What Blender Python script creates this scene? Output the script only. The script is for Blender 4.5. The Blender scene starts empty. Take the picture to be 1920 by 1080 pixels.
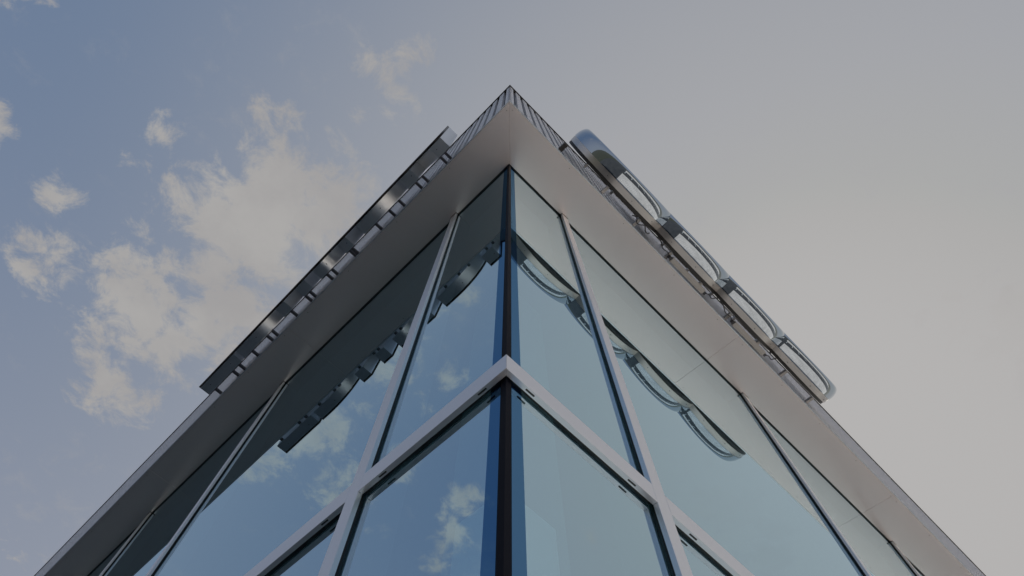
import bpy, bmesh, math, random
from mathutils import Vector, Matrix
random.seed(7)
scn = bpy.context.scene
R = math.radians

# ------------------------------------------------------------------ camera
CAM = Vector((-0.08339, -0.89795, 1.6))
F_PX, PITCH, ROLL, YAW, PX, PY = 928.603, R(72.155), R(9.631), R(-3.943), -52.553, -136.407
fwd = Vector((math.sin(YAW) * math.cos(PITCH), math.cos(YAW) * math.cos(PITCH), math.sin(PITCH)))
rt = Vector((math.cos(YAW), -math.sin(YAW), 0)); up = rt.cross(fwd)
rt2 = rt * math.cos(ROLL) + up * math.sin(ROLL)
up2 = -rt * math.sin(ROLL) + up * math.cos(ROLL)
cd = bpy.data.cameras.new("camera"); cam = bpy.data.objects.new("camera", cd)
scn.collection.objects.link(cam); scn.camera = cam
M = Matrix.Identity(4)
for i in range(3):
    M[i][0] = rt2[i]; M[i][1] = up2[i]; M[i][2] = -fwd[i]; M[i][3] = CAM[i]
cam.matrix_world = M
cd.sensor_width = 36; cd.sensor_fit = 'HORIZONTAL'
cd.lens = F_PX / 1920 * 36
cd.shift_x = -PX / 1920; cd.shift_y = PY / 1920
cd.clip_start = 0.02; cd.clip_end = 3000

# ------------------------------------------------------------------ light
SUN = Vector((0.5704, 0.5217, 0.6344)).normalized()
SUN_EL = math.asin(SUN.z); SUN_AZ = math.atan2(SUN.x, SUN.y)
sl = bpy.data.lights.new("sun", 'SUN'); sl.energy = 5.0; sl.angle = R(0.53); sl.color = (1, .94, .86)
so = bpy.data.objects.new("sun", sl); scn.collection.objects.link(so)
so.rotation_euler = SUN.to_track_quat('Z', 'Y').to_euler(); so.location = (20, 20, 30)

# ------------------------------------------------------------------ sky
world = bpy.data.worlds.new("World"); scn.world = world; world.use_nodes = True
nt = world.node_tree; N = nt.nodes; LK = nt.links
for n in list(N): N.remove(n)
def nd(tree, t, **k):
    n = tree.nodes.new(t)
    for a, b in k.items(): setattr(n, a, b)
    return n
def wire(tree, src, dst): tree.links.new(src, dst)
def math_n(tree, op, a, b=None, c=None, clamp=False):
    n = nd(tree, 'ShaderNodeMath', operation=op, use_clamp=clamp)
    for i, v in enumerate((a, b, c)):
        if v is None: continue
        if isinstance(v, (int, float)): n.inputs[i].default_value = v
        else: tree.links.new(v, n.inputs[i])
    return n.outputs[0]
def vmath(tree, op, a, b=None):
    n = nd(tree, 'ShaderNodeVectorMath', operation=op)
    for i, v in enumerate((a, b)):
        if v is None: continue
        if isinstance(v, (tuple, list, Vector)): n.inputs[i].default_value = tuple(v)
        else: tree.links.new(v, n.inputs[i])
    return n
def mixc(tree, f, a, b):
    n = nd(tree, 'ShaderNodeMix', data_type='RGBA')
    for s, v in ((n.inputs[0], f), (n.inputs[6], a), (n.inputs[7], b)):
        if isinstance(v, (int, float)): s.default_value = v
        elif isinstance(v, tuple): s.default_value = (*v, 1) if len(v) == 3 else v
        else: tree.links.new(v, s)
    return n.outputs[2]
def smooth(tree, v, a, b, lo=0, hi=1):
    n = nd(tree, 'ShaderNodeMapRange', interpolation_type='SMOOTHSTEP')
    tree.links.new(v, n.inputs[0])
    for i, x in enumerate((a, b, lo, hi)): n.inputs[i + 1].default_value = x
    return n.outputs[0]

tc = nd(nt, 'ShaderNodeTexCoord'); D = vmath(nt, 'NORMALIZE', tc.outputs['Generated']).outputs[0]
sx = nd(nt, 'ShaderNodeSeparateXYZ'); LK.new(D, sx.inputs[0])
sky = nd(nt, 'ShaderNodeTexSky', sky_type='NISHITA'); sky.sun_disc = False
sky.sun_elevation = SUN_EL; sky.sun_rotation = SUN_AZ; sky.air_density = 1; sky.dust_density = 1.2; sky.ozone_density = 1.5
dots = vmath(nt, 'DOT_PRODUCT', D, tuple(SUN)).outputs['Value']
# milky air round the sun, paler air low down
t_sun = smooth(nt, dots, -0.10, 1.10)
t_low = smooth(nt, sx.outputs[2], 0.80, 0.15, 0, .75)
haze_c = mixc(nt, t_sun, (0.130, 0.188, 0.295), (0.395, 0.389, 0.386))
haze_c = mixc(nt, t_low, haze_c, (0.330, 0.335, 0.372))
nis = vmath(nt, 'MULTIPLY', sky.outputs[0], (0.007, 0.007, 0.007)).outputs[0]
base = vmath(nt, 'ADD', haze_c, nis).outputs[0]
# cloud layer, laid out on the plane of the sky overhead
zz = math_n(nt, 'MAXIMUM', sx.outputs[2], 0.04)
cb = nd(nt, 'ShaderNodeCombineXYZ'); LK.new(math_n(nt, 'DIVIDE', sx.outputs[0], zz), cb.inputs[0]); LK.new(math_n(nt, 'DIVIDE', sx.outputs[1], zz), cb.inputs[1])
PL = cb.outputs[0]
def fbm(scale, det, rough, off=(0, 0, 0), dist=0.):
    m = vmath(nt, 'ADD', PL, off).outputs[0]
    n = nd(nt, 'ShaderNodeTexNoise'); LK.new(m, n.inputs['Vector'])
    n.inputs['Scale'].default_value = scale; n.inputs['Detail'].default_value = det; n.inputs['Roughness'].default_value = rough; n.inputs['Distortion'].default_value = dist
    return n.outputs[0]
CL = [  # x, y, rx, ry, weight
 (-.80, .66, .16, .20, 1.1), (-.62, .52, .17, .14, 1.05), (-.56, .40, .16, .14, 1.25), (-.44, .31, .14, .12, 1.3), (-.40, .36, .14, .12, 1.2), (-.58, .60, .14, .13, 1.15), (-.50, .46, .13, .13, 1.1), (-.37, .27, .12, .09, .85), (-.90, .86, .11, .14, 1.),
 (-.39, .37, .12, .12, .95), (-.66, .68, .15, .15, 1.),
 (-1.03, .53, .13, .10, .8), (-.95, .38, .07, .05, .8), (-.765, .285, .055, .045, .7), (-.715, .21, .05, .055, .62), (-.476, .138, .05, .035, .7), (-1.06, .21, .06, .07, .8),
 (-.225, .082, .05, .045, .75), (-.262, .045, .05, .05, .6), (-.19, .09, .04, .06, .45), (-.98, -.05, .12, .05, .7), (-.30, .14, .05, .04, .5),
 (-.34, .30, .09, .08, .95), (-.86, .58, .07, .06, .85), (-.99, .58, .11, .07, .8), (-1.19, .27, .09, .06, .9), (-1.10, .22, .08, .05, .75), (-.77, .30, .06, .04, .6), (-1.25, .30, .10, .06, .8),
 (1.12, .44, .20, .14, 1.05), (1.28, .56, .2, .14, .95), (-.20, .02, .05, .07, .8), (-.24, .06, .04, .06, .85), (1.22, .10, .12, .06, .5),
 (-1.6, -.3, .3, .2, .8), (.3, -1.6, .4, .25, .8), (1.8, -.7, .35, .3, .9), (-1.7, 1.7, .5, .35, .8), (.2, 1.7, .5, .3, .8), (-.6, -1.5, .3, .2, .7)]
acc = None
for (x, y, rx, ry, w) in CL:
    s = vmath(nt, 'SUBTRACT', PL, (x, y, 0)).outputs[0]
    s = vmath(nt, 'MULTIPLY', s, (1 / rx, 1 / ry, 0)).outputs[0]
    l = vmath(nt, 'LENGTH', s).outputs['Value']
    w += .05 if rx < .08 else .02
    v = math_n(nt, 'MULTIPLY_ADD', l, -.62 * w, w)
    acc = v if acc is None else math_n(nt, 'MAXIMUM', acc, v)
acc = math_n(nt, 'MAXIMUM', acc, -0.2)
n1 = fbm(10.5, 12, .68, (3.1, 1.7, 0), .35); n2 = fbm(2.2, 4, .55, (9, 4, 0))
val = math_n(nt, 'ADD', acc, math_n(nt, 'MULTIPLY', math_n(nt, 'SUBTRACT', n1, .5), 2.6))
alpha = smooth(nt, val, 0.34, 0.92, 0, .97)
wisp = smooth(nt, math_n(nt, 'MULTIPLY', n2, n1), .27, .42, 0, .22)
alpha = math_n(nt, 'MAXIMUM', alpha, wisp)
shade = smooth(nt, fbm(4.0, 6, .6, (1, 8, 0)), .3, .7)
cloud_c = mixc(nt, shade, (0.355, 0.345, 0.345), (0.41, 0.40, 0.39))
final = mixc(nt, alpha, base, cloud_c)
final = vmath(nt, 'MINIMUM', final, (.41, .405, .40)).outputs[0]
final = mixc(nt, smooth(nt, dots, .90, 1.0), final, (.46, .45, .445))
bg = nd(nt, 'ShaderNodeBackground'); LK.new(final, bg.inputs[0]); bg.inputs[1].default_value = 1.0
wo = nd(nt, 'ShaderNodeOutputWorld'); LK.new(bg.outputs[0], wo.inputs[0])
world.cycles.sampling_method = 'AUTOMATIC'

scn.render.engine = 'CYCLES'
scn.view_settings.view_transform = 'Standard'; scn.view_settings.look = 'None'
scn.view_settings.exposure = 0.0; scn.view_settings.gamma = 1
scn.cycles.max_bounces = 10; scn.cycles.glossy_bounces = 8; scn.cycles.transparent_max_bounces = 16

# ------------------------------------------------------------------ materials
def new_mat(name):
    m = bpy.data.materials.new(name); m.use_nodes = True
    t = m.node_tree
    for n in list(t.nodes): t.nodes.remove(n)
    return m, t
def princ(name, col, rough=.5, metal=0., noise=0., nscale=8., rvar=0., bump=0., bscale=200., stretch=(1, 1, 1), spec=None, aniso=0):
    m, t = new_mat(name)
    p = nd(t, 'ShaderNodeBsdfPrincipled'); o = nd(t, 'ShaderNodeOutputMaterial'); t.links.new(p.outputs[0], o.inputs[0])
    p.inputs['Base Color'].default_value = (*col, 1); p.inputs['Roughness'].default_value = rough; p.inputs['Metallic'].default_value = metal
    if spec is not None: p.inputs['Specular IOR Level'].default_value = spec
    g = nd(t, 'ShaderNodeTexCoord'); mp = nd(t, 'ShaderNodeMapping'); t.links.new(g.outputs['Object'], mp.inputs[0]); mp.inputs['Scale'].default_value = stretch
    if noise or rvar:
        n = nd(t, 'ShaderNodeTexNoise'); n.inputs['Scale'].default_value = nscale; n.inputs['Detail'].default_value = 6; t.links.new(mp.outputs[0], n.inputs[0])
        if noise:
            a = tuple(max(0, c * (1 - noise)) for c in col); b = tuple(min(1, c * (1 + noise)) for c in col)
            t.links.new(mixc(t, smooth(t, n.outputs[0], .3, .7), a, b), p.inputs['Base Color'])
        if rvar: t.links.new(smooth(t, n.outputs[0], .3, .7, rough - rvar, rough + rvar), p.inputs['Roughness'])
    if bump:
        n2 = nd(t, 'ShaderNodeTexNoise'); n2.inputs['Scale'].default_value = bscale; n2.inputs['Detail'].default_value = 3; t.links.new(mp.outputs[0], n2.inputs[0])
        b = nd(t, 'ShaderNodeBump'); b.inputs['Strength'].default_value = bump; b.inputs['Distance'].default_value = .01
        t.links.new(n2.outputs[0], b.inputs['Height']); t.links.new(b.outputs[0], p.inputs['Normal'])
    return m
MAT = {}
MAT['soffit'] = princ('satin_soffit', (.99, .875, .82), .27, .66)
MAT['cap'] = princ('anodised_cap', (.84, .84, .87), .38, .7)
MAT['gasket'] = princ('black_gasket', (.012, .010, .009), .5)
MAT['post'] = princ('corner_silicone', (.006, .007, .014), .5, 0, spec=.08)
MAT['inner_frame'] = princ('inner_frame', (.10, .10, .11), .5, .3)
MAT['letter'] = princ('brushed_steel', (.80, .82, .84), .33, .9)
MAT['letter_front'] = princ('dark_letter_face', (.02, .016, .014), .35, .2)
MAT['bracket'] = princ('bracket_steel', (.16, .16, .17), .4, .8)
MAT['bracket_light'] = princ('bracket_alloy', (.5, .48, .46), .4, .8)
MAT['chrome'] = princ('polished_chrome', (.46, .52, .58), .03, 1.)
MAT['return'] = princ('ring_side', (.66, .62, .58), .3, .9)
MAT['dark'] = princ('dark_backing', (.03, .028, .026), .5)
MAT['cable'] = princ('cable_rubber', (.05, .05, .055), .5)
MAT['white_box'] = princ('white_housing', (.55, .53, .5), .5, .1)
MAT['backing'] = princ('recess_shade_backing', (.12, .17, .23), .5, .2)  # dark base colour stands in for shade in the recesses between ribs
MAT['trim'] = princ('bright_trim', (.75, .78, .8), .3, .9)
MAT['roof'] = princ('roof_membrane', (.3, .3, .3), .8, noise=.1)
MAT['in_white'] = princ('interior_plaster', (.85, .86, .84), .8, noise=.03)
MAT['in_grey'] = princ('interior_concrete', (.24, .25, .25), .8, noise=.04)
MAT['in_dark'] = princ('interior_dark', (.10, .105, .11), .8, noise=.1)
MAT['in_floor'] = princ('interior_floor', (.5, .48, .45), .4, noise=.1)
MAT['screw'] = princ('screw_head', (.03, .03, .03), .5)

def ribbed_mat():
    m, t = new_mat('perforated_sheet')
    p = nd(t, 'ShaderNodeBsdfPrincipled'); o = nd(t, 'ShaderNodeOutputMaterial')
    p.inputs['Base Color'].default_value = (.92, .90, .92, 1); p.inputs['Metallic'].default_value = .3; p.inputs['Roughness'].default_value = .35
    uv = nd(t, 'ShaderNodeUVMap'); s = nd(t, 'ShaderNodeSeparateXYZ'); t.links.new(uv.outputs[0], s.inputs[0])
    a = math_n(t, 'MULTIPLY', s.outputs[0], 1 / .030); b = math_n(t, 'MULTIPLY', s.outputs[1], 1 / .052)
    row = math_n(t, 'FLOOR', b); sh = math_n(t, 'MULTIPLY', math_n(t, 'MODULO', row, 2), .5)
    fx = math_n(t, 'SUBTRACT', math_n(t, 'FRACT', math_n(t, 'ADD', a, sh)), .5); fy = math_n(t, 'SUBTRACT', math_n(t, 'FRACT', b), .5)
    r2 = math_n(t, 'ADD', math_n(t, 'MULTIPLY', fx, fx), math_n(t, 'MULTIPLY', fy, fy))
    hole = math_n(t, 'LESS_THAN', r2, .075)
    tr = nd(t, 'ShaderNodeBsdfTransparent'); mx = nd(t, 'ShaderNodeMixShader')
    t.links.new(hole, mx.inputs[0]); t.links.new(p.outputs[0], mx.inputs[1]); t.links.new(tr.outputs[0], mx.inputs[2]); t.links.new(mx.outputs[0], o.inputs[0])
    return m
MAT['rib'] = ribbed_mat()

def glass_mat(name, base_f):
    m, t = new_mat(name)
    fr = nd(t, 'ShaderNodeFresnel'); fr.inputs[0].default_value = 1.9
    g = nd(t, 'ShaderNodeBsdfGlossy'); g.inputs['Roughness'].default_value = .004; g.inputs['Color'].default_value = (.665, .868, .985, 1)
    tr = nd(t, 'ShaderNodeBsdfTransparent'); tr.inputs['Color'].default_value = (.78, .96, .98, 1)
    mx = nd(t, 'ShaderNodeMixShader'); o = nd(t, 'ShaderNodeOutputMaterial')
    geo = nd(t, 'ShaderNodeNewGeometry'); out_ = math_n(t, 'SUBTRACT', 1., geo.outputs['Backfacing'])
    t.links.new(math_n(t, 'MULTIPLY', out_, math_n(t, 'MULTIPLY_ADD', fr.outputs[0], base_f * .32, base_f, clamp=True)), mx.inputs[0]); t.links.new(tr.outputs[0], mx.inputs[1]); t.links.new(g.outputs[0], mx.inputs[2]); t.links.new(mx.outputs[0], o.inputs[0])
    tcn = nd(t, 'ShaderNodeTexCoord'); nz = nd(t, 'ShaderNodeTexNoise'); nz.inputs['Scale'].default_value = .9; nz.inputs['Detail'].default_value = 1
    t.links.new(tcn.outputs['Object'], nz.inputs[0]); b = nd(t, 'ShaderNodeBump'); b.inputs['Strength'].default_value = .03; b.inputs['Distance'].default_value = .01
    t.links.new(nz.outputs[0], b.inputs['Height']); t.links.new(b.outputs[0], g.inputs['Normal'])
    return m
MAT['glass'] = glass_mat('coated_glass', .73); MAT['clear'] = glass_mat('clear_glass', .06)
m_, t_ = new_mat('blue_edge_band')
g_ = nd(t_, 'ShaderNodeBsdfGlossy'); g_.inputs['Color'].default_value = (.14, .32, .55, 1); g_.inputs['Roughness'].default_value = .02
d_ = nd(t_, 'ShaderNodeBsdfDiffuse'); d_.inputs['Color'].default_value = (.008, .012, .03, 1)
x_ = nd(t_, 'ShaderNodeMixShader'); x_.inputs[0].default_value = .75; o_ = nd(t_, 'ShaderNodeOutputMaterial')
t_.links.new(d_.outputs[0], x_.inputs[1]); t_.links.new(g_.outputs[0], x_.inputs[2]); t_.links.new(x_.outputs[0], o_.inputs[0]); MAT['band'] = m_

def ground_mat(name, c1, c2, brick=None, mortar=(.2, .19, .18)):
    m, t = new_mat(name)
    p = nd(t, 'ShaderNodeBsdfPrincipled'); o = nd(t, 'ShaderNodeOutputMaterial'); t.links.new(p.outputs[0], o.inputs[0]); p.inputs['Roughness'].default_value = .85
    g = nd(t, 'ShaderNodeTexCoord'); n = nd(t, 'ShaderNodeTexNoise'); n.inputs['Scale'].default_value = .45; n.inputs['Detail'].default_value = 8
    t.links.new(g.outputs['Object'], n.inputs[0]); c = mixc(t, smooth(t, n.outputs[0], .3, .7), c1, c2)
    if brick:
        b = nd(t, 'ShaderNodeTexBrick'); b.inputs['Scale'].default_value = brick; b.inputs['Mortar Size'].default_value = .012; b.inputs['Mortar'].default_value = (*mortar, 1)
        t.links.new(g.outputs['Object'], b.inputs[0]); t.links.new(c, b.inputs['Color1']); t.links.new(c, b.inputs['Color2']); c = b.outputs[0]
    t.links.new(c, p.inputs['Base Color'])
    return m
MAT['paving'] = ground_mat('paving', (.55, .51, .475), (.72, .67, .625), .8)
MAT['grass'] = ground_mat('grass', (.035, .04, .025), (.06, .06, .04))
MAT['asphalt'] = ground_mat('asphalt', (.038, .041, .045), (.06, .061, .063))

# ------------------------------------------------------------------ frames of the two facades (u along the wall away from the corner, n out of the wall, z up)
A_L, A_R = R(39.239), R(50.761)
U = {'L': Vector((-math.sin(A_L), math.cos(A_L), 0)), 'R': Vector((math.sin(A_R), math.cos(A_R), 0))}
NN = {'L': Vector((-math.cos(A_L), -math.sin(A_L), 0)), 'R': Vector((math.cos(A_R), -math.sin(A_R), 0))}
def W(s, u, n, z): return U[s] * u + NN[s] * n + Vector((0, 0, z))

class MB:
    def __init__(self): self.bm = bmesh.new(); self.uvl = None
    def box(self, s, u0, u1, n0, n1, z0, z1):
        v = [self.bm.verts.new(W(s, u, n, z)) for u in (u0, u1) for n in (n0, n1) for z in (z0, z1)]
        for f in ((0, 1, 3, 2), (4, 6, 7, 5), (0, 4, 5, 1), (2, 3, 7, 6), (0, 2, 6, 4), (1, 5, 7, 3)): self.bm.faces.new([v[i] for i in f])
    def prism(self, pts, z0, z1):      # pts: world xy polygon
        a = [self.bm.verts.new((p[0], p[1], z0)) for p in pts]; b = [self.bm.verts.new((p[0], p[1], z1)) for p in pts]
        self.bm.faces.new(a); self.bm.faces.new(b); k = len(pts)
        for i in range(k): self.bm.faces.new((a[i], a[(i + 1) % k], b[(i + 1) % k], b[i]))
    def sweep(self, path, prof, closed_path=False, closed_prof=True):   # rings of vertices
        rings = [[self.bm.verts.new(p) for p in prof(i)] for i in path]
        k = len(rings[0]); m = len(rings)
        for i in range(m if closed_path else m - 1):
            for j in range(k if closed_prof else k - 1):
                self.bm.faces.new((rings[i][j], rings[i][(j + 1) % k], rings[(i + 1) % m][(j + 1) % k], rings[(i + 1) % m][j]))
        if not closed_path and closed_prof: self.bm.faces.new(rings[0]); self.bm.faces.new(rings[-1])
    def tube(self, pts, r, seg=8):
        pts = [Vector(p) for p in pts]; prev = Vector((0, 0, 1)); rings = []
        for i, p in enumerate(pts):
            d = (pts[min(i + 1, len(pts) - 1)] - pts[max(i - 1, 0)]).normalized()
            a = d.cross(prev); a = a.normalized() if a.length > 1e-4 else d.orthogonal().normalized(); b = d.cross(a)
            rings.append([self.bm.verts.new(p + (a * math.cos(2 * math.pi * k / seg) + b * math.sin(2 * math.pi * k / seg)) * r) for k in range(seg)])
        for i in range(len(rings) - 1):
            for j in range(seg): self.bm.faces.new((rings[i][j], rings[i][(j + 1) % seg], rings[i + 1][(j + 1) % seg], rings[i + 1][j]))
        self.bm.faces.new(rings[0]); self.bm.faces.new(rings[-1])
    def disc(self, c, ax, r, h, seg=12):
        ax = Vector(ax).normalized(); self.tube([Vector(c), Vector(c) + ax * h], r, seg)
    def build(self, name, mat, parent=None, bevel=0., smoothed=False):
        bm = self.bm
        bmesh.ops.recalc_face_normals(bm, faces=bm.faces[:])
        if smoothed:
            for f in bm.faces: f.smooth = True
            for e in bm.edges:
                if len(e.link_faces) == 2 and e.calc_face_angle() > R(32): e.smooth = False
        me = bpy.data.meshes.new(name); bm.to_mesh(me); bm.free()
        o = bpy.data.objects.new(name, me); scn.collection.objects.link(o)
        me.materials.append(MAT[mat])
        if bevel:
            b = o.modifiers.new('edge', 'BEVEL'); b.width = bevel; b.segments = 2; b.limit_method = 'ANGLE'; b.angle_limit = R(40)
        if parent: adopt(o, parent)
        return o
def world_of(o):
    m = Matrix.Translation(o.location)
    return world_of(o.parent) @ o.matrix_parent_inverse @ m if o.parent else m
def adopt(o, parent):
    o.parent = parent; o.matrix_parent_inverse = world_of(parent).inverted()
def thing(name, label, cat, loc=(0, 0, 0), group=None):
    o = bpy.data.objects.new(name, None); scn.collection.objects.link(o); o.location = loc
    o['label'] = label; o['category'] = cat
    if group: o['group'] = group
    return o

# ------------------------------------------------------------------ dimensions
HS = 6.1; OV = .3767; HT = 2.977; HB = 2.903; HR = HS + 2.607; LEN = 31.0
MW = .07; M1 = .747; BAY = 2.7527
G = -.030
def corner(o): return (NN['L'] + NN['R']) * o       # the point at offset o from both facades
C0 = corner(0)

# ------------------------------------------------------------------ ground
def sheet(name, pts, z, mat):
    m = MB(); m.bm.faces.new([m.bm.verts.new((p[0], p[1], z)) for p in pts])
    o = m.build(name, mat); o['kind'] = 'structure'; return o
sheet('ground', [(-900, -900), (900, -900), (900, 900), (-900, 900)], -.12, 'grass')
m = MB()
pv = [(U['L'] * 34), (U['L'] * 1.2), (NN['L'] * 2 + U['L'] * .2), (NN['L'] * 3 + NN['R'] * 26), (NN['R'] * 26 + U['R'] * 46), (U['R'] * 46 + U['L'] * 34)]
m.prism([(p.x, p.y) for p in pv], -.2, 0.); o = m.build('pavement', 'paving'); o['kind'] = 'structure'
m = MB()
rd = [NN['L'] * .02 + U['L'] * 200, NN['L'] * .02 + U['L'] * 1.2, NN['L'] * 2.1 + U['L'] * .2, NN['L'] * 3.1 - U['L'] * 27, NN['L'] * 3.1 - U['L'] * 200, NN['L'] * 14 - U['L'] * 200, NN['L'] * 14 + U['L'] * 200]
o = sheet('added_asphalt', [(p.x, p.y) for p in rd], -.10, 'asphalt')  # unseen dark ground, brought up to the left facade to keep its soffit dark

for a_, b_ in ((5.5, 12.5),):  # asphalt strip added out of view to vary the reflections in the rings
    pk = [NN['R'] * a_ - U['R'] * 3, NN['R'] * b_ - U['R'] * 3, NN['R'] * b_ + U['R'] * 45, NN['R'] * a_ + U['R'] * 45]
    sheet('added_asphalt' if b_ > 10 and a_ < 9 else 'path', [(p.x, p.y) for p in pk], .004, 'asphalt')
m = MB()
for k in range(17):  # white lines added on that strip, only for the mirror reflections
    u_ = -2 + 2.6 * k; q = [W('R', u_, 7.9, 0), W('R', u_ + .12, 7.9, 0), W('R', u_ + .12, 12.4, 0), W('R', u_, 12.4, 0)]
    m.bm.faces.new([m.bm.verts.new((p.x, p.y, .008)) for p in q])
o = m.build('added_marking', 'in_white'); o['kind'] = 'structure'

# ------------------------------------------------------------------ the building
B = thing('office_building', 'corner office building of tall blue mirrored glass with silver metal overhang and ribbed metal fascia', 'building', (0, 0, 0))
def mul_u(k): return M1 + (k - 1) * BAY
NB = 11
for s in 'LR':
    # soffit panels: the first is mitred at the corner
    e = (1 if s == 'L' else -1)
    other = 'R' if s == 'L' else 'L'
    g = .0012
    joints = [None] + [2.90 + i * BAY for i in range(11)]
    for i in range(len(joints)):
        u1 = joints[i + 1] - .001 if i + 1 < len(joints) else LEN
        m = MB()
        if i == 0:
            a = corner(-.018) + U[s] * g; b = corner(OV) + U[s] * g
        else:
            a = W(s, joints[i] + .001, -.018, 0); b = W(s, joints[i] + .001, OV, 0)
        c = W(s, u1, OV, 0); d = W(s, u1, -.018, 0)
        m.prism([(p.x, p.y) for p in (a, b, c, d)], HS, HS + .03)
        sp = m.build('soffit_panel', 'soffit', B, .0012)
        us = [-.305, .44, 1.19, 1.93, 2.6] if i == 0 else [joints[i] + .1 + k * .66 for k in range(5)]
        for uu in us:
            if i > 2: continue
            m = MB(); m.disc(W(s, uu, OV - .035, HS - .0015), (0, 0, 1), .0042, .004, 10); m.build('screw', 'screw', sp)
    # hemmed bright edge under the ribbed fascia, and its cap on top
    m = MB()
    a, b = corner(OV + .0005), corner(OV + .010)
    m.prism([(p.x, p.y) for p in (a, b, W(s, LEN, OV + .010, 0), W(s, LEN, OV + .0005, 0))], HS + .002, HS + .022)
    m.build('fascia_drip_edge', 'trim', B)
    m = MB()
    a, b = corner(OV - .30), corner(OV + .012)
    m.prism([(p.x, p.y) for p in (a, b, W(s, LEN, OV + .012, 0), W(s, LEN, OV - .30, 0))], HR - .004, HR + .02)
    m.build('parapet_coping', 'dark', B)
    # ribbed, perforated fascia sheet
    m = MB(); uvl = m.bm.loops.layers.uv.new('UVMap')
    n_hi, n_lo = OV - .002, OV - .030
    u = -OV + .002; first = True
    while u < LEN - .2:
        w_ = .062 if first else .080
        for (p0, p1, q0, q1) in ((u, u + w_, n_hi, n_hi), (u + w_, u + w_, n_hi, n_lo), (u, u, n_hi, n_lo)):
            f = m.bm.faces.new([m.bm.verts.new(W(s, a_, b_, c_)) for a_, b_, c_ in ((p0, q0, HS + .03), (p1, q1, HS + .03), (p1, q1, HR - .004), (p0, q0, HR - .004))])
            for lp, uvc in zip(f.loops, ((p0, 0), (p1 + abs(q1 - q0), 0), (p1 + abs(q1 - q0), 2.6), (p0, 2.6))): lp[uvl].uv = uvc
        u += w_ + .052; first = False
    m.build('ribbed_fascia', 'rib', B)
    m = MB()
    a, b = corner(OV - .10), corner(OV - .05)
    m.prism([(p.x, p.y) for p in (a, b, W(s, LEN, OV - .05, 0), W(s, LEN, OV - .10, 0))], HS + .031, HR - .010)
    m.build('fascia_backing', 'backing', B)
    # mullions (skip the corner), each with its gasket and inner box
    for k in range(1, NB):
        uc = mul_u(k)
        m = MB(); m.box(s, uc - MW / 2, uc + MW / 2, -.0195, 0, .1, HS - .0006)
        mu = m.build('mullion', 'cap', B, .0012)
        m = MB(); m.box(s, uc - .026, uc + .026, G - .001, -.020, .1, HS - .001); m.build('gasket', 'gasket', mu)
        m = MB(); m.box(s, uc - .03, uc + .03, -.19, -.056, .1, HS + .02); m.build('inner_box', 'inner_frame', mu)
        m = MB(); m.box(s, uc - MW / 2 - .006, uc + MW / 2 + .006, -.0172, .005, HS - .003, HS - .0004); m.build('head_collar', 'gasket', mu)
    # transom caps
    for k in range(NB):
        ua = 0 if k == 0 else mul_u(k) + MW / 2 + .0008
        ub = mul_u(k + 1) - MW / 2 - .0008
        m = MB()
        if k == 0:
            a, b = corner(-.020) + U[s] * .0003, corner(0) + U[s] * .0003
            m.prism([(p.x, p.y) for p in (a, b, W(s, ub, 0, 0), W(s, ub, -.02, 0))], HB, HT)
        else: m.box(s, ua, ub, -.020, 0, HB, HT)
        tr = m.build('transom', 'cap', B, .0012)
        m = MB()
        if k == 0:
            a, b = corner(G - .001), corner(-.020)
            m.prism([(p.x, p.y) for p in (a, b, W(s, ub, -.02, 0), W(s, ub, G - .001, 0))], HB + .010, HT - .010)
        else: m.box(s, ua, ub, G - .001, -.020, HB + .010, HT - .010)
        m.build('gasket', 'gasket', tr)
        for us_ in ((.115 if k == 0 else ua + .125), (ub - .118)):
            m = MB(); q = []
            for i in range(16):
                a = 2 * math.pi * i / 16; q.append((us_ + (.016 if math.cos(a) > 0 else -.016) + .0032 * math.cos(a), -.010 + .0032 * math.sin(a)))
            m.prism([tuple(W(s, a, b, 0))[:2] for a, b in q], HB - .0006, HB + .004); sl_ = m.build('drain_slot', 'screw', tr)
    # horizontal bottom rail, head frame
    m = MB(); m.box(s, .0 if s == 'L' else .021, LEN, -.02, 0, 0.02, .1); m.build('sill', 'cap', B, .001)
    m = MB(); a, b = corner(-.19), corner(-.004)
    m.prism([(p.x, p.y) for p in (a, b, W(s, LEN, -.004, 0), W(s, LEN, -.19, 0))], HS + .012, HS + .06); m.build('head_frame', 'gasket', B)
    # glass panes
    for k in range(NB):
        ua = -G if k == 0 else mul_u(k) + .008
        ub = mul_u(k + 1) - .008
        for (z0, z1) in ((.1, HB + .03), (HT - .03, HS + .014)):
            m = MB()
            if k == 0:
                a, b = corner(G - .022), corner(G)
                a += U[s] * .001; b += U[s] * .001
                m.prism([(p.x, p.y) for p in (a, b, W(s, ub, G, 0), W(s, ub, G - .022, 0))], z0, z1)
            else: m.box(s, ua, ub, G - .022, G, z0, z1)
            pn = m.build('window_pane', 'glass', B); pn.data.materials.append(MAT['clear'])
            for pl in pn.data.polygons:
                if pl.normal.dot(NN[s]) < .5: pl.material_index = 1
    # dark edge band behind the corner glass, and the joint strip outside
    for z0_, z1_ in ((.1, HB + .009), (HT - .009, HS + .011)):
        m = MB(); m.box(s, .0525, .096, G + .0002, G + .0009, z0_, z1_); m.build('corner_band', 'band', B)
    m = MB()
    a, b = corner(G + .0005), corner(G + .0035)
    m.prism([(p.x, p.y) for p in (a, b, W(s, .047, G + .0035, 0), W(s, .052, G + .0005, 0))], .1, HS + .010); m.build('corner_seal', 'post', B)
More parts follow.
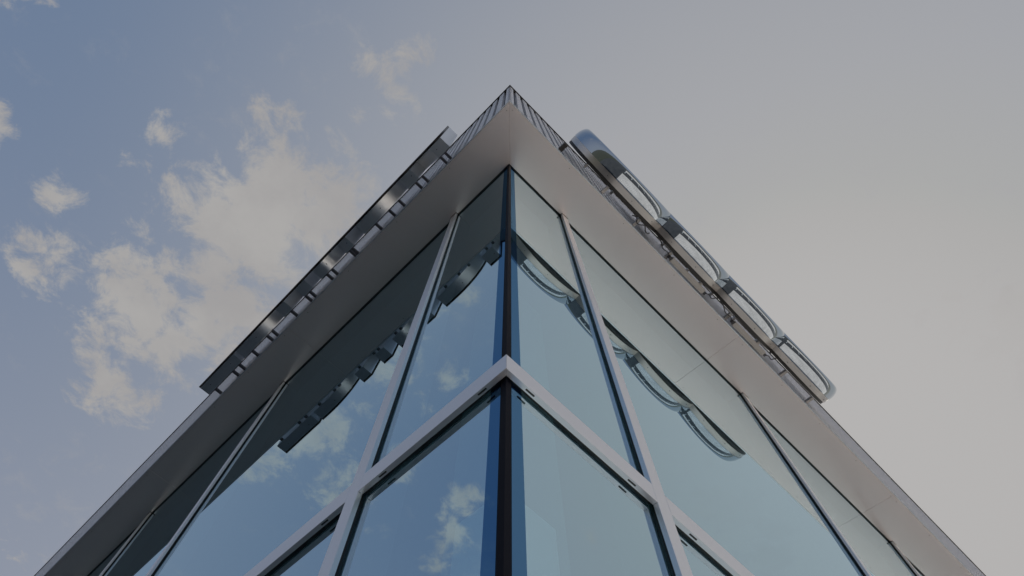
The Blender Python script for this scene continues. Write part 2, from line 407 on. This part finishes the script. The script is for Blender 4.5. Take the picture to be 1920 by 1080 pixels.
# inside
m = MB(); a = corner(-.0535)
m.prism([(p.x, p.y) for p in (corner(-.0535), W('L', .115, -.0535 - .0, 0) , corner(-.15), W('R', .115, -.0535, 0))], .1, HS + .01)
m.build('corner_post', 'post', B)
def inner_prism(name, t, wl, wr, z0, z1, mat):
    c = corner(-t); m = MB()
    q = (c, c + U['L'] * wl, c + U['L'] * wl + U['R'] * wr, c + U['R'] * wr)
    m.prism([(p.x, p.y) for p in q], z0, z1); return m.build(name, mat, B, .003)
inner_prism('inner_column', .9, .47, .47, .02, HS + .05, 'in_grey')
inner_prism('inner_pedestal', .35, .25, .25, .02, 2.93, 'in_white')
inner_prism('inner_floor', .2, LEN - .5, LEN - .5, -.02, .018, 'in_floor')
inner_prism('ceiling', .2, LEN - .5, LEN - .5, HS + .06, HS + .10, 'in_dark')
inner_prism('inner_wall', 9., 20, 20, .02, HS + .05, 'in_dark')
c = corner(OV - .12); m = MB(); q = (c, W('L', LEN, OV - .12, 0), U['L'] * LEN + U['R'] * LEN, W('R', LEN, OV - .12, 0))
m.prism([(p.x, p.y) for p in q], HR - .35, HR - .02); m.build('roof', 'roof', B)
m = MB()
for s in 'LR':
    for uu in (5.2, 5.55): m.box(s, uu, uu + .012, OV + .0, OV + .022, HR + .021, HR + .06)
m.build('coping_clip', 'dark', B)
for s, o_ in (('L', 'R'), ('R', 'L')):
    m = MB(); m.box(s, LEN, LEN + .2, -LEN + 1, OV, 0, HR); m.build('end_wall', 'in_white', B)

# ------------------------------------------------------------------ left: flat-cut metal letters on stand-offs
ZB = 1.6 + 4.70; N0, N1 = .472, .598
def glyph_mesh(loops, n0, n1, name, mat, s='L'):
    cu = bpy.data.curves.new(name, 'CURVE'); cu.dimensions = '2D'; cu.fill_mode = 'BOTH'; cu.extrude = (n1 - n0) / 2
    for lp in loops:
        sp = cu.splines.new('POLY'); sp.points.add(len(lp) - 1); sp.use_cyclic_u = True
        for p, q in zip(sp.points, lp): p.co = (q[0], q[1], 0, 1)
    t = bpy.data.objects.new(name, cu); scn.collection.objects.link(t)
    me = bpy.data.meshes.new_from_object(t.evaluated_get(bpy.context.evaluated_depsgraph_get())); bpy.data.objects.remove(t); bpy.data.curves.remove(cu)
    bm = bmesh.new(); bm.from_mesh(me); bmesh.ops.remove_doubles(bm, verts=bm.verts[:], dist=1e-5)
    for v in bm.verts: v.co = W(s, v.co.x, (n0 + n1) / 2 + v.co.z, v.co.y)
    x = MB(); x.bm.free(); x.bm = bm
    return x
def arc(cx, cz, rx, rz, a0, a1, k=14): return [(cx + rx * math.cos(R(a0 + (a1 - a0) * i / k)), cz + rz * math.sin(R(a0 + (a1 - a0) * i / k))) for i in range(k + 1)]
H = .74; T = .155
def letter(kind, ua, ub, label, brackets):
    # x runs in reading direction, from ub (left) towards ua (right)
    ua += .012; ub -= .012; w = ub - ua
    if kind == 'N':
        lp = [[(0, 0), (T, 0), (T, .40), (w - T, 0), (w, 0), (w, H), (w - T, H), (w - T, .36), (T, H), (0, H)]]
    elif kind == 'D':
        r = min(.46, w * .74)
        out = [(0, 0), (w - r - .03, 0)] + arc(w - r, H / 2, r, H / 2, -90, 90, 24)[0:] + [(0, H)]
        inn = [(T, T * .9)] + arc(w - r, H / 2, r - T if r > T + .03 else .03, H / 2 - T * .9, -90, 90, 16) + [(T, H - T * .9)]
        lp = [out, inn]
    elif kind == 'W':
        f = .15; h = w / 2
        lp = [[(0, H), (h * .33, 0), (h * .33 + f, 0), (h, .42), (h + h * .30, 0), (h + h * .30 + f, 0), (w, H), (w - .15, H), (h + h * .36 + f / 2, .30), (h + .06, H), (h - .06, H), (h * .33 + f / 2, .30), (.15, H)]]
    elif kind == 'V':
        lp = [[(0, H), (w * .22, 0), (w * .62, 0), (w + .06, H), (w - .10, H), (w * .42, .26), (.14, H)]]
    elif kind == 'E':
        lp = [[(0, 0), (w, 0), (w, T), (T, T), (T, .30), (w * .9, .30), (w * .9, .44), (T, .44), (T, H - T), (w, H - T), (w, H), (0, H)]]
    world_lp = [[(ub - x, ZB + z) for x, z in l] for l in lp]
    base = W('L', (ua + ub) / 2, (N0 + N1) / 2, ZB)
    t = thing('sign_letter', label, 'sign letter', base, 'metal letters along the left fascia')
    x = glyph_mesh(world_lp, N0, N1, 'letter_body', 'letter'); bd = x.build('letter_body', 'letter', t, 0, True)
    x = glyph_mesh(world_lp, N1 + .0005, N1 + .024, 'letter_face', 'letter_front'); x.build('letter_face', 'letter_front', t)
    for bu in brackets:
        zb = ZB + .045
        m = MB(); m.box('L', bu - .013, bu + .013, OV + .001, N0 - .0005, zb - .013, zb + .013)
        br = m.build('mounting_bracket', 'bracket', t, .001)
    for f in ((.10, .47) if kind in 'NE' else (.3,)):
        if kind in ('W',): continue
        uu = ub - min(f * w / .6 + (.02 if kind != 'V' else .0), w * .9)
        m = MB(); m.disc(W('L', uu, N0 + .07, ZB - .0012), (0, 0, 1), .0045, .004, 10); m.build('screw', 'screw', bd)
def bu(u455): return -.643 + (u455 + .643) * (4.745 / 4.55)
letter('N', .322, .943, 'metal letter nearest the roof corner, two flat feet with a notch between', [bu(.336) + .04, bu(.387) + .05, bu(.691), bu(.781)])
letter('D', .986, 1.616, 'metal letter with a curved foot, second along the left fascia from the roof corner', [bu(.983) + .05, bu(1.173), bu(1.372)])
letter('V', 1.640, 1.990, 'narrow metal letter with one pointed foot, third along the left fascia from the roof corner', [bu(1.643) + .10, bu(1.776)])
letter('D', 2.005, 2.335, 'narrow metal letter with a curved foot, between the pointed one and the widest', [bu(2.066), bu(2.117) + .03])
letter('W', 2.352, 3.112, 'widest metal letter, two pointed feet side by side, in the middle of the left row', [bu(2.333) + .10, bu(2.50), bu(2.75)])
letter('D', 3.128, 3.742, 'metal letter with a long curved foot, next to the flat-footed end letter', [bu(3.09), bu(3.18), bu(3.45)])
letter('E', 3.772, 4.456, 'metal letter with a long flat foot at the far end of the left row', [bu(3.70), bu(3.82), bu(4.16)])

# ------------------------------------------------------------------ right: four interlocking chrome rings
ZC = 1.6 + 5.46; RR = .72; WD = .15; P0 = 1.17; PP = .98
RS = thing('ring_sign', 'sign of four interlocking polished chrome rings standing off the right fascia', 'sign', W('R', P0 + 1.5 * PP, .52, ZC - RR))
SEG = 128
for k in range(4):
    cu_ = P0 + k * PP; off = .0015 * k
    def prof_fn(lst): return lambda i: [W('R', cu_ + (RR + dr - off) * math.cos(2 * math.pi * i / SEG), n + off, ZC + (RR + dr - off) * math.sin(2 * math.pi * i / SEG)) for dr, n in lst]
    dome = [(0, .570)] + [(-WD / 2 + WD / 2 * math.cos(a), .575 + .150 * math.sin(a)) for a in [math.pi * j / 20 for j in range(21)]] + [(-WD, .570)]
    m = MB(); m.sweep(range(SEG), prof_fn(dome), True, True); rg = m.build('ring', 'chrome', RS, 0, True)
    m = MB(); m.sweep(range(SEG), prof_fn([(-.006, .505), (-.006, .5695), (-WD + .006, .5695), (-WD + .006, .505)]), True, True); m.build('ring_side', 'return', rg, 0, True)
    m = MB(); m.sweep(range(SEG), prof_fn([(-.012, .470), (-.012, .5045), (-WD + .012, .5045), (-WD + .012, .470)]), True, True); m.build('ring_back', 'dark', rg, 0, True)
    for a in (-118, -90, -62):
        c = (cu_ + (RR - .006) * math.cos(R(a)), ZC + (RR - .006) * math.sin(R(a)))
        m = MB(); p = W('R', c[0], .535, c[1]); ax = U['R'] * math.cos(R(a)) + Vector((0, 0, math.sin(R(a)))); m.disc(p - ax * .003, ax, .004, .005, 8); m.build('rivet', 'screw', rg)
    for du in (-.24, .24):
        for sg in (-1, 1):
            zz_ = ZC + sg * math.sqrt((RR - .06) ** 2 - du * du)
            m = MB(); m.box('R', cu_ + du - .016, cu_ + du + .016, OV + .001, .4695, zz_ - .014, zz_ + .014); m.build('mounting_bracket', 'bracket_light', RS, .001)
m = MB(); m.box('R', .30, .345, OV + .001, .46, 6.42, 6.47); m.build('junction_box', 'dark', RS, .002)
for (ua, ub) in ((1.93, 2.44), (2.95, 3.46)):
    m = MB(); m.box('R', ua, ub, OV + .012, .445, 6.36, 6.40); bx = m.build('power_supply', 'white_box', RS, .003)
    for ue, sg in ((ua, -1), (ub, 1)):
        m = MB(); m.box('R', min(ue, ue + sg * .035), max(ue, ue + sg * .035), .40, .435, 6.365, 6.395); m.build('cable_gland', 'cable', bx, .002)
        m = MB(); pts = []
        for i in range(13):
            f = i / 12; pts.append(W('R', ue + sg * (.035 + .20 * f), .417 + .05 * f + .012 * math.sin(f * 9), 6.38 - .03 * math.sin(f * math.pi) + .10 * f))
        m.tube(pts, .0055); m.build('cable', 'cable', bx, 0, True)
m = MB(); pts = [W('R', 1.30 + .26 * i / 14, .44 + .02 * math.sin(i * .9), 6.37 + .012 * math.cos(i * 1.3)) for i in range(15)]; m.tube(pts, .006); m.build('cable', 'cable', RS, 0, True)
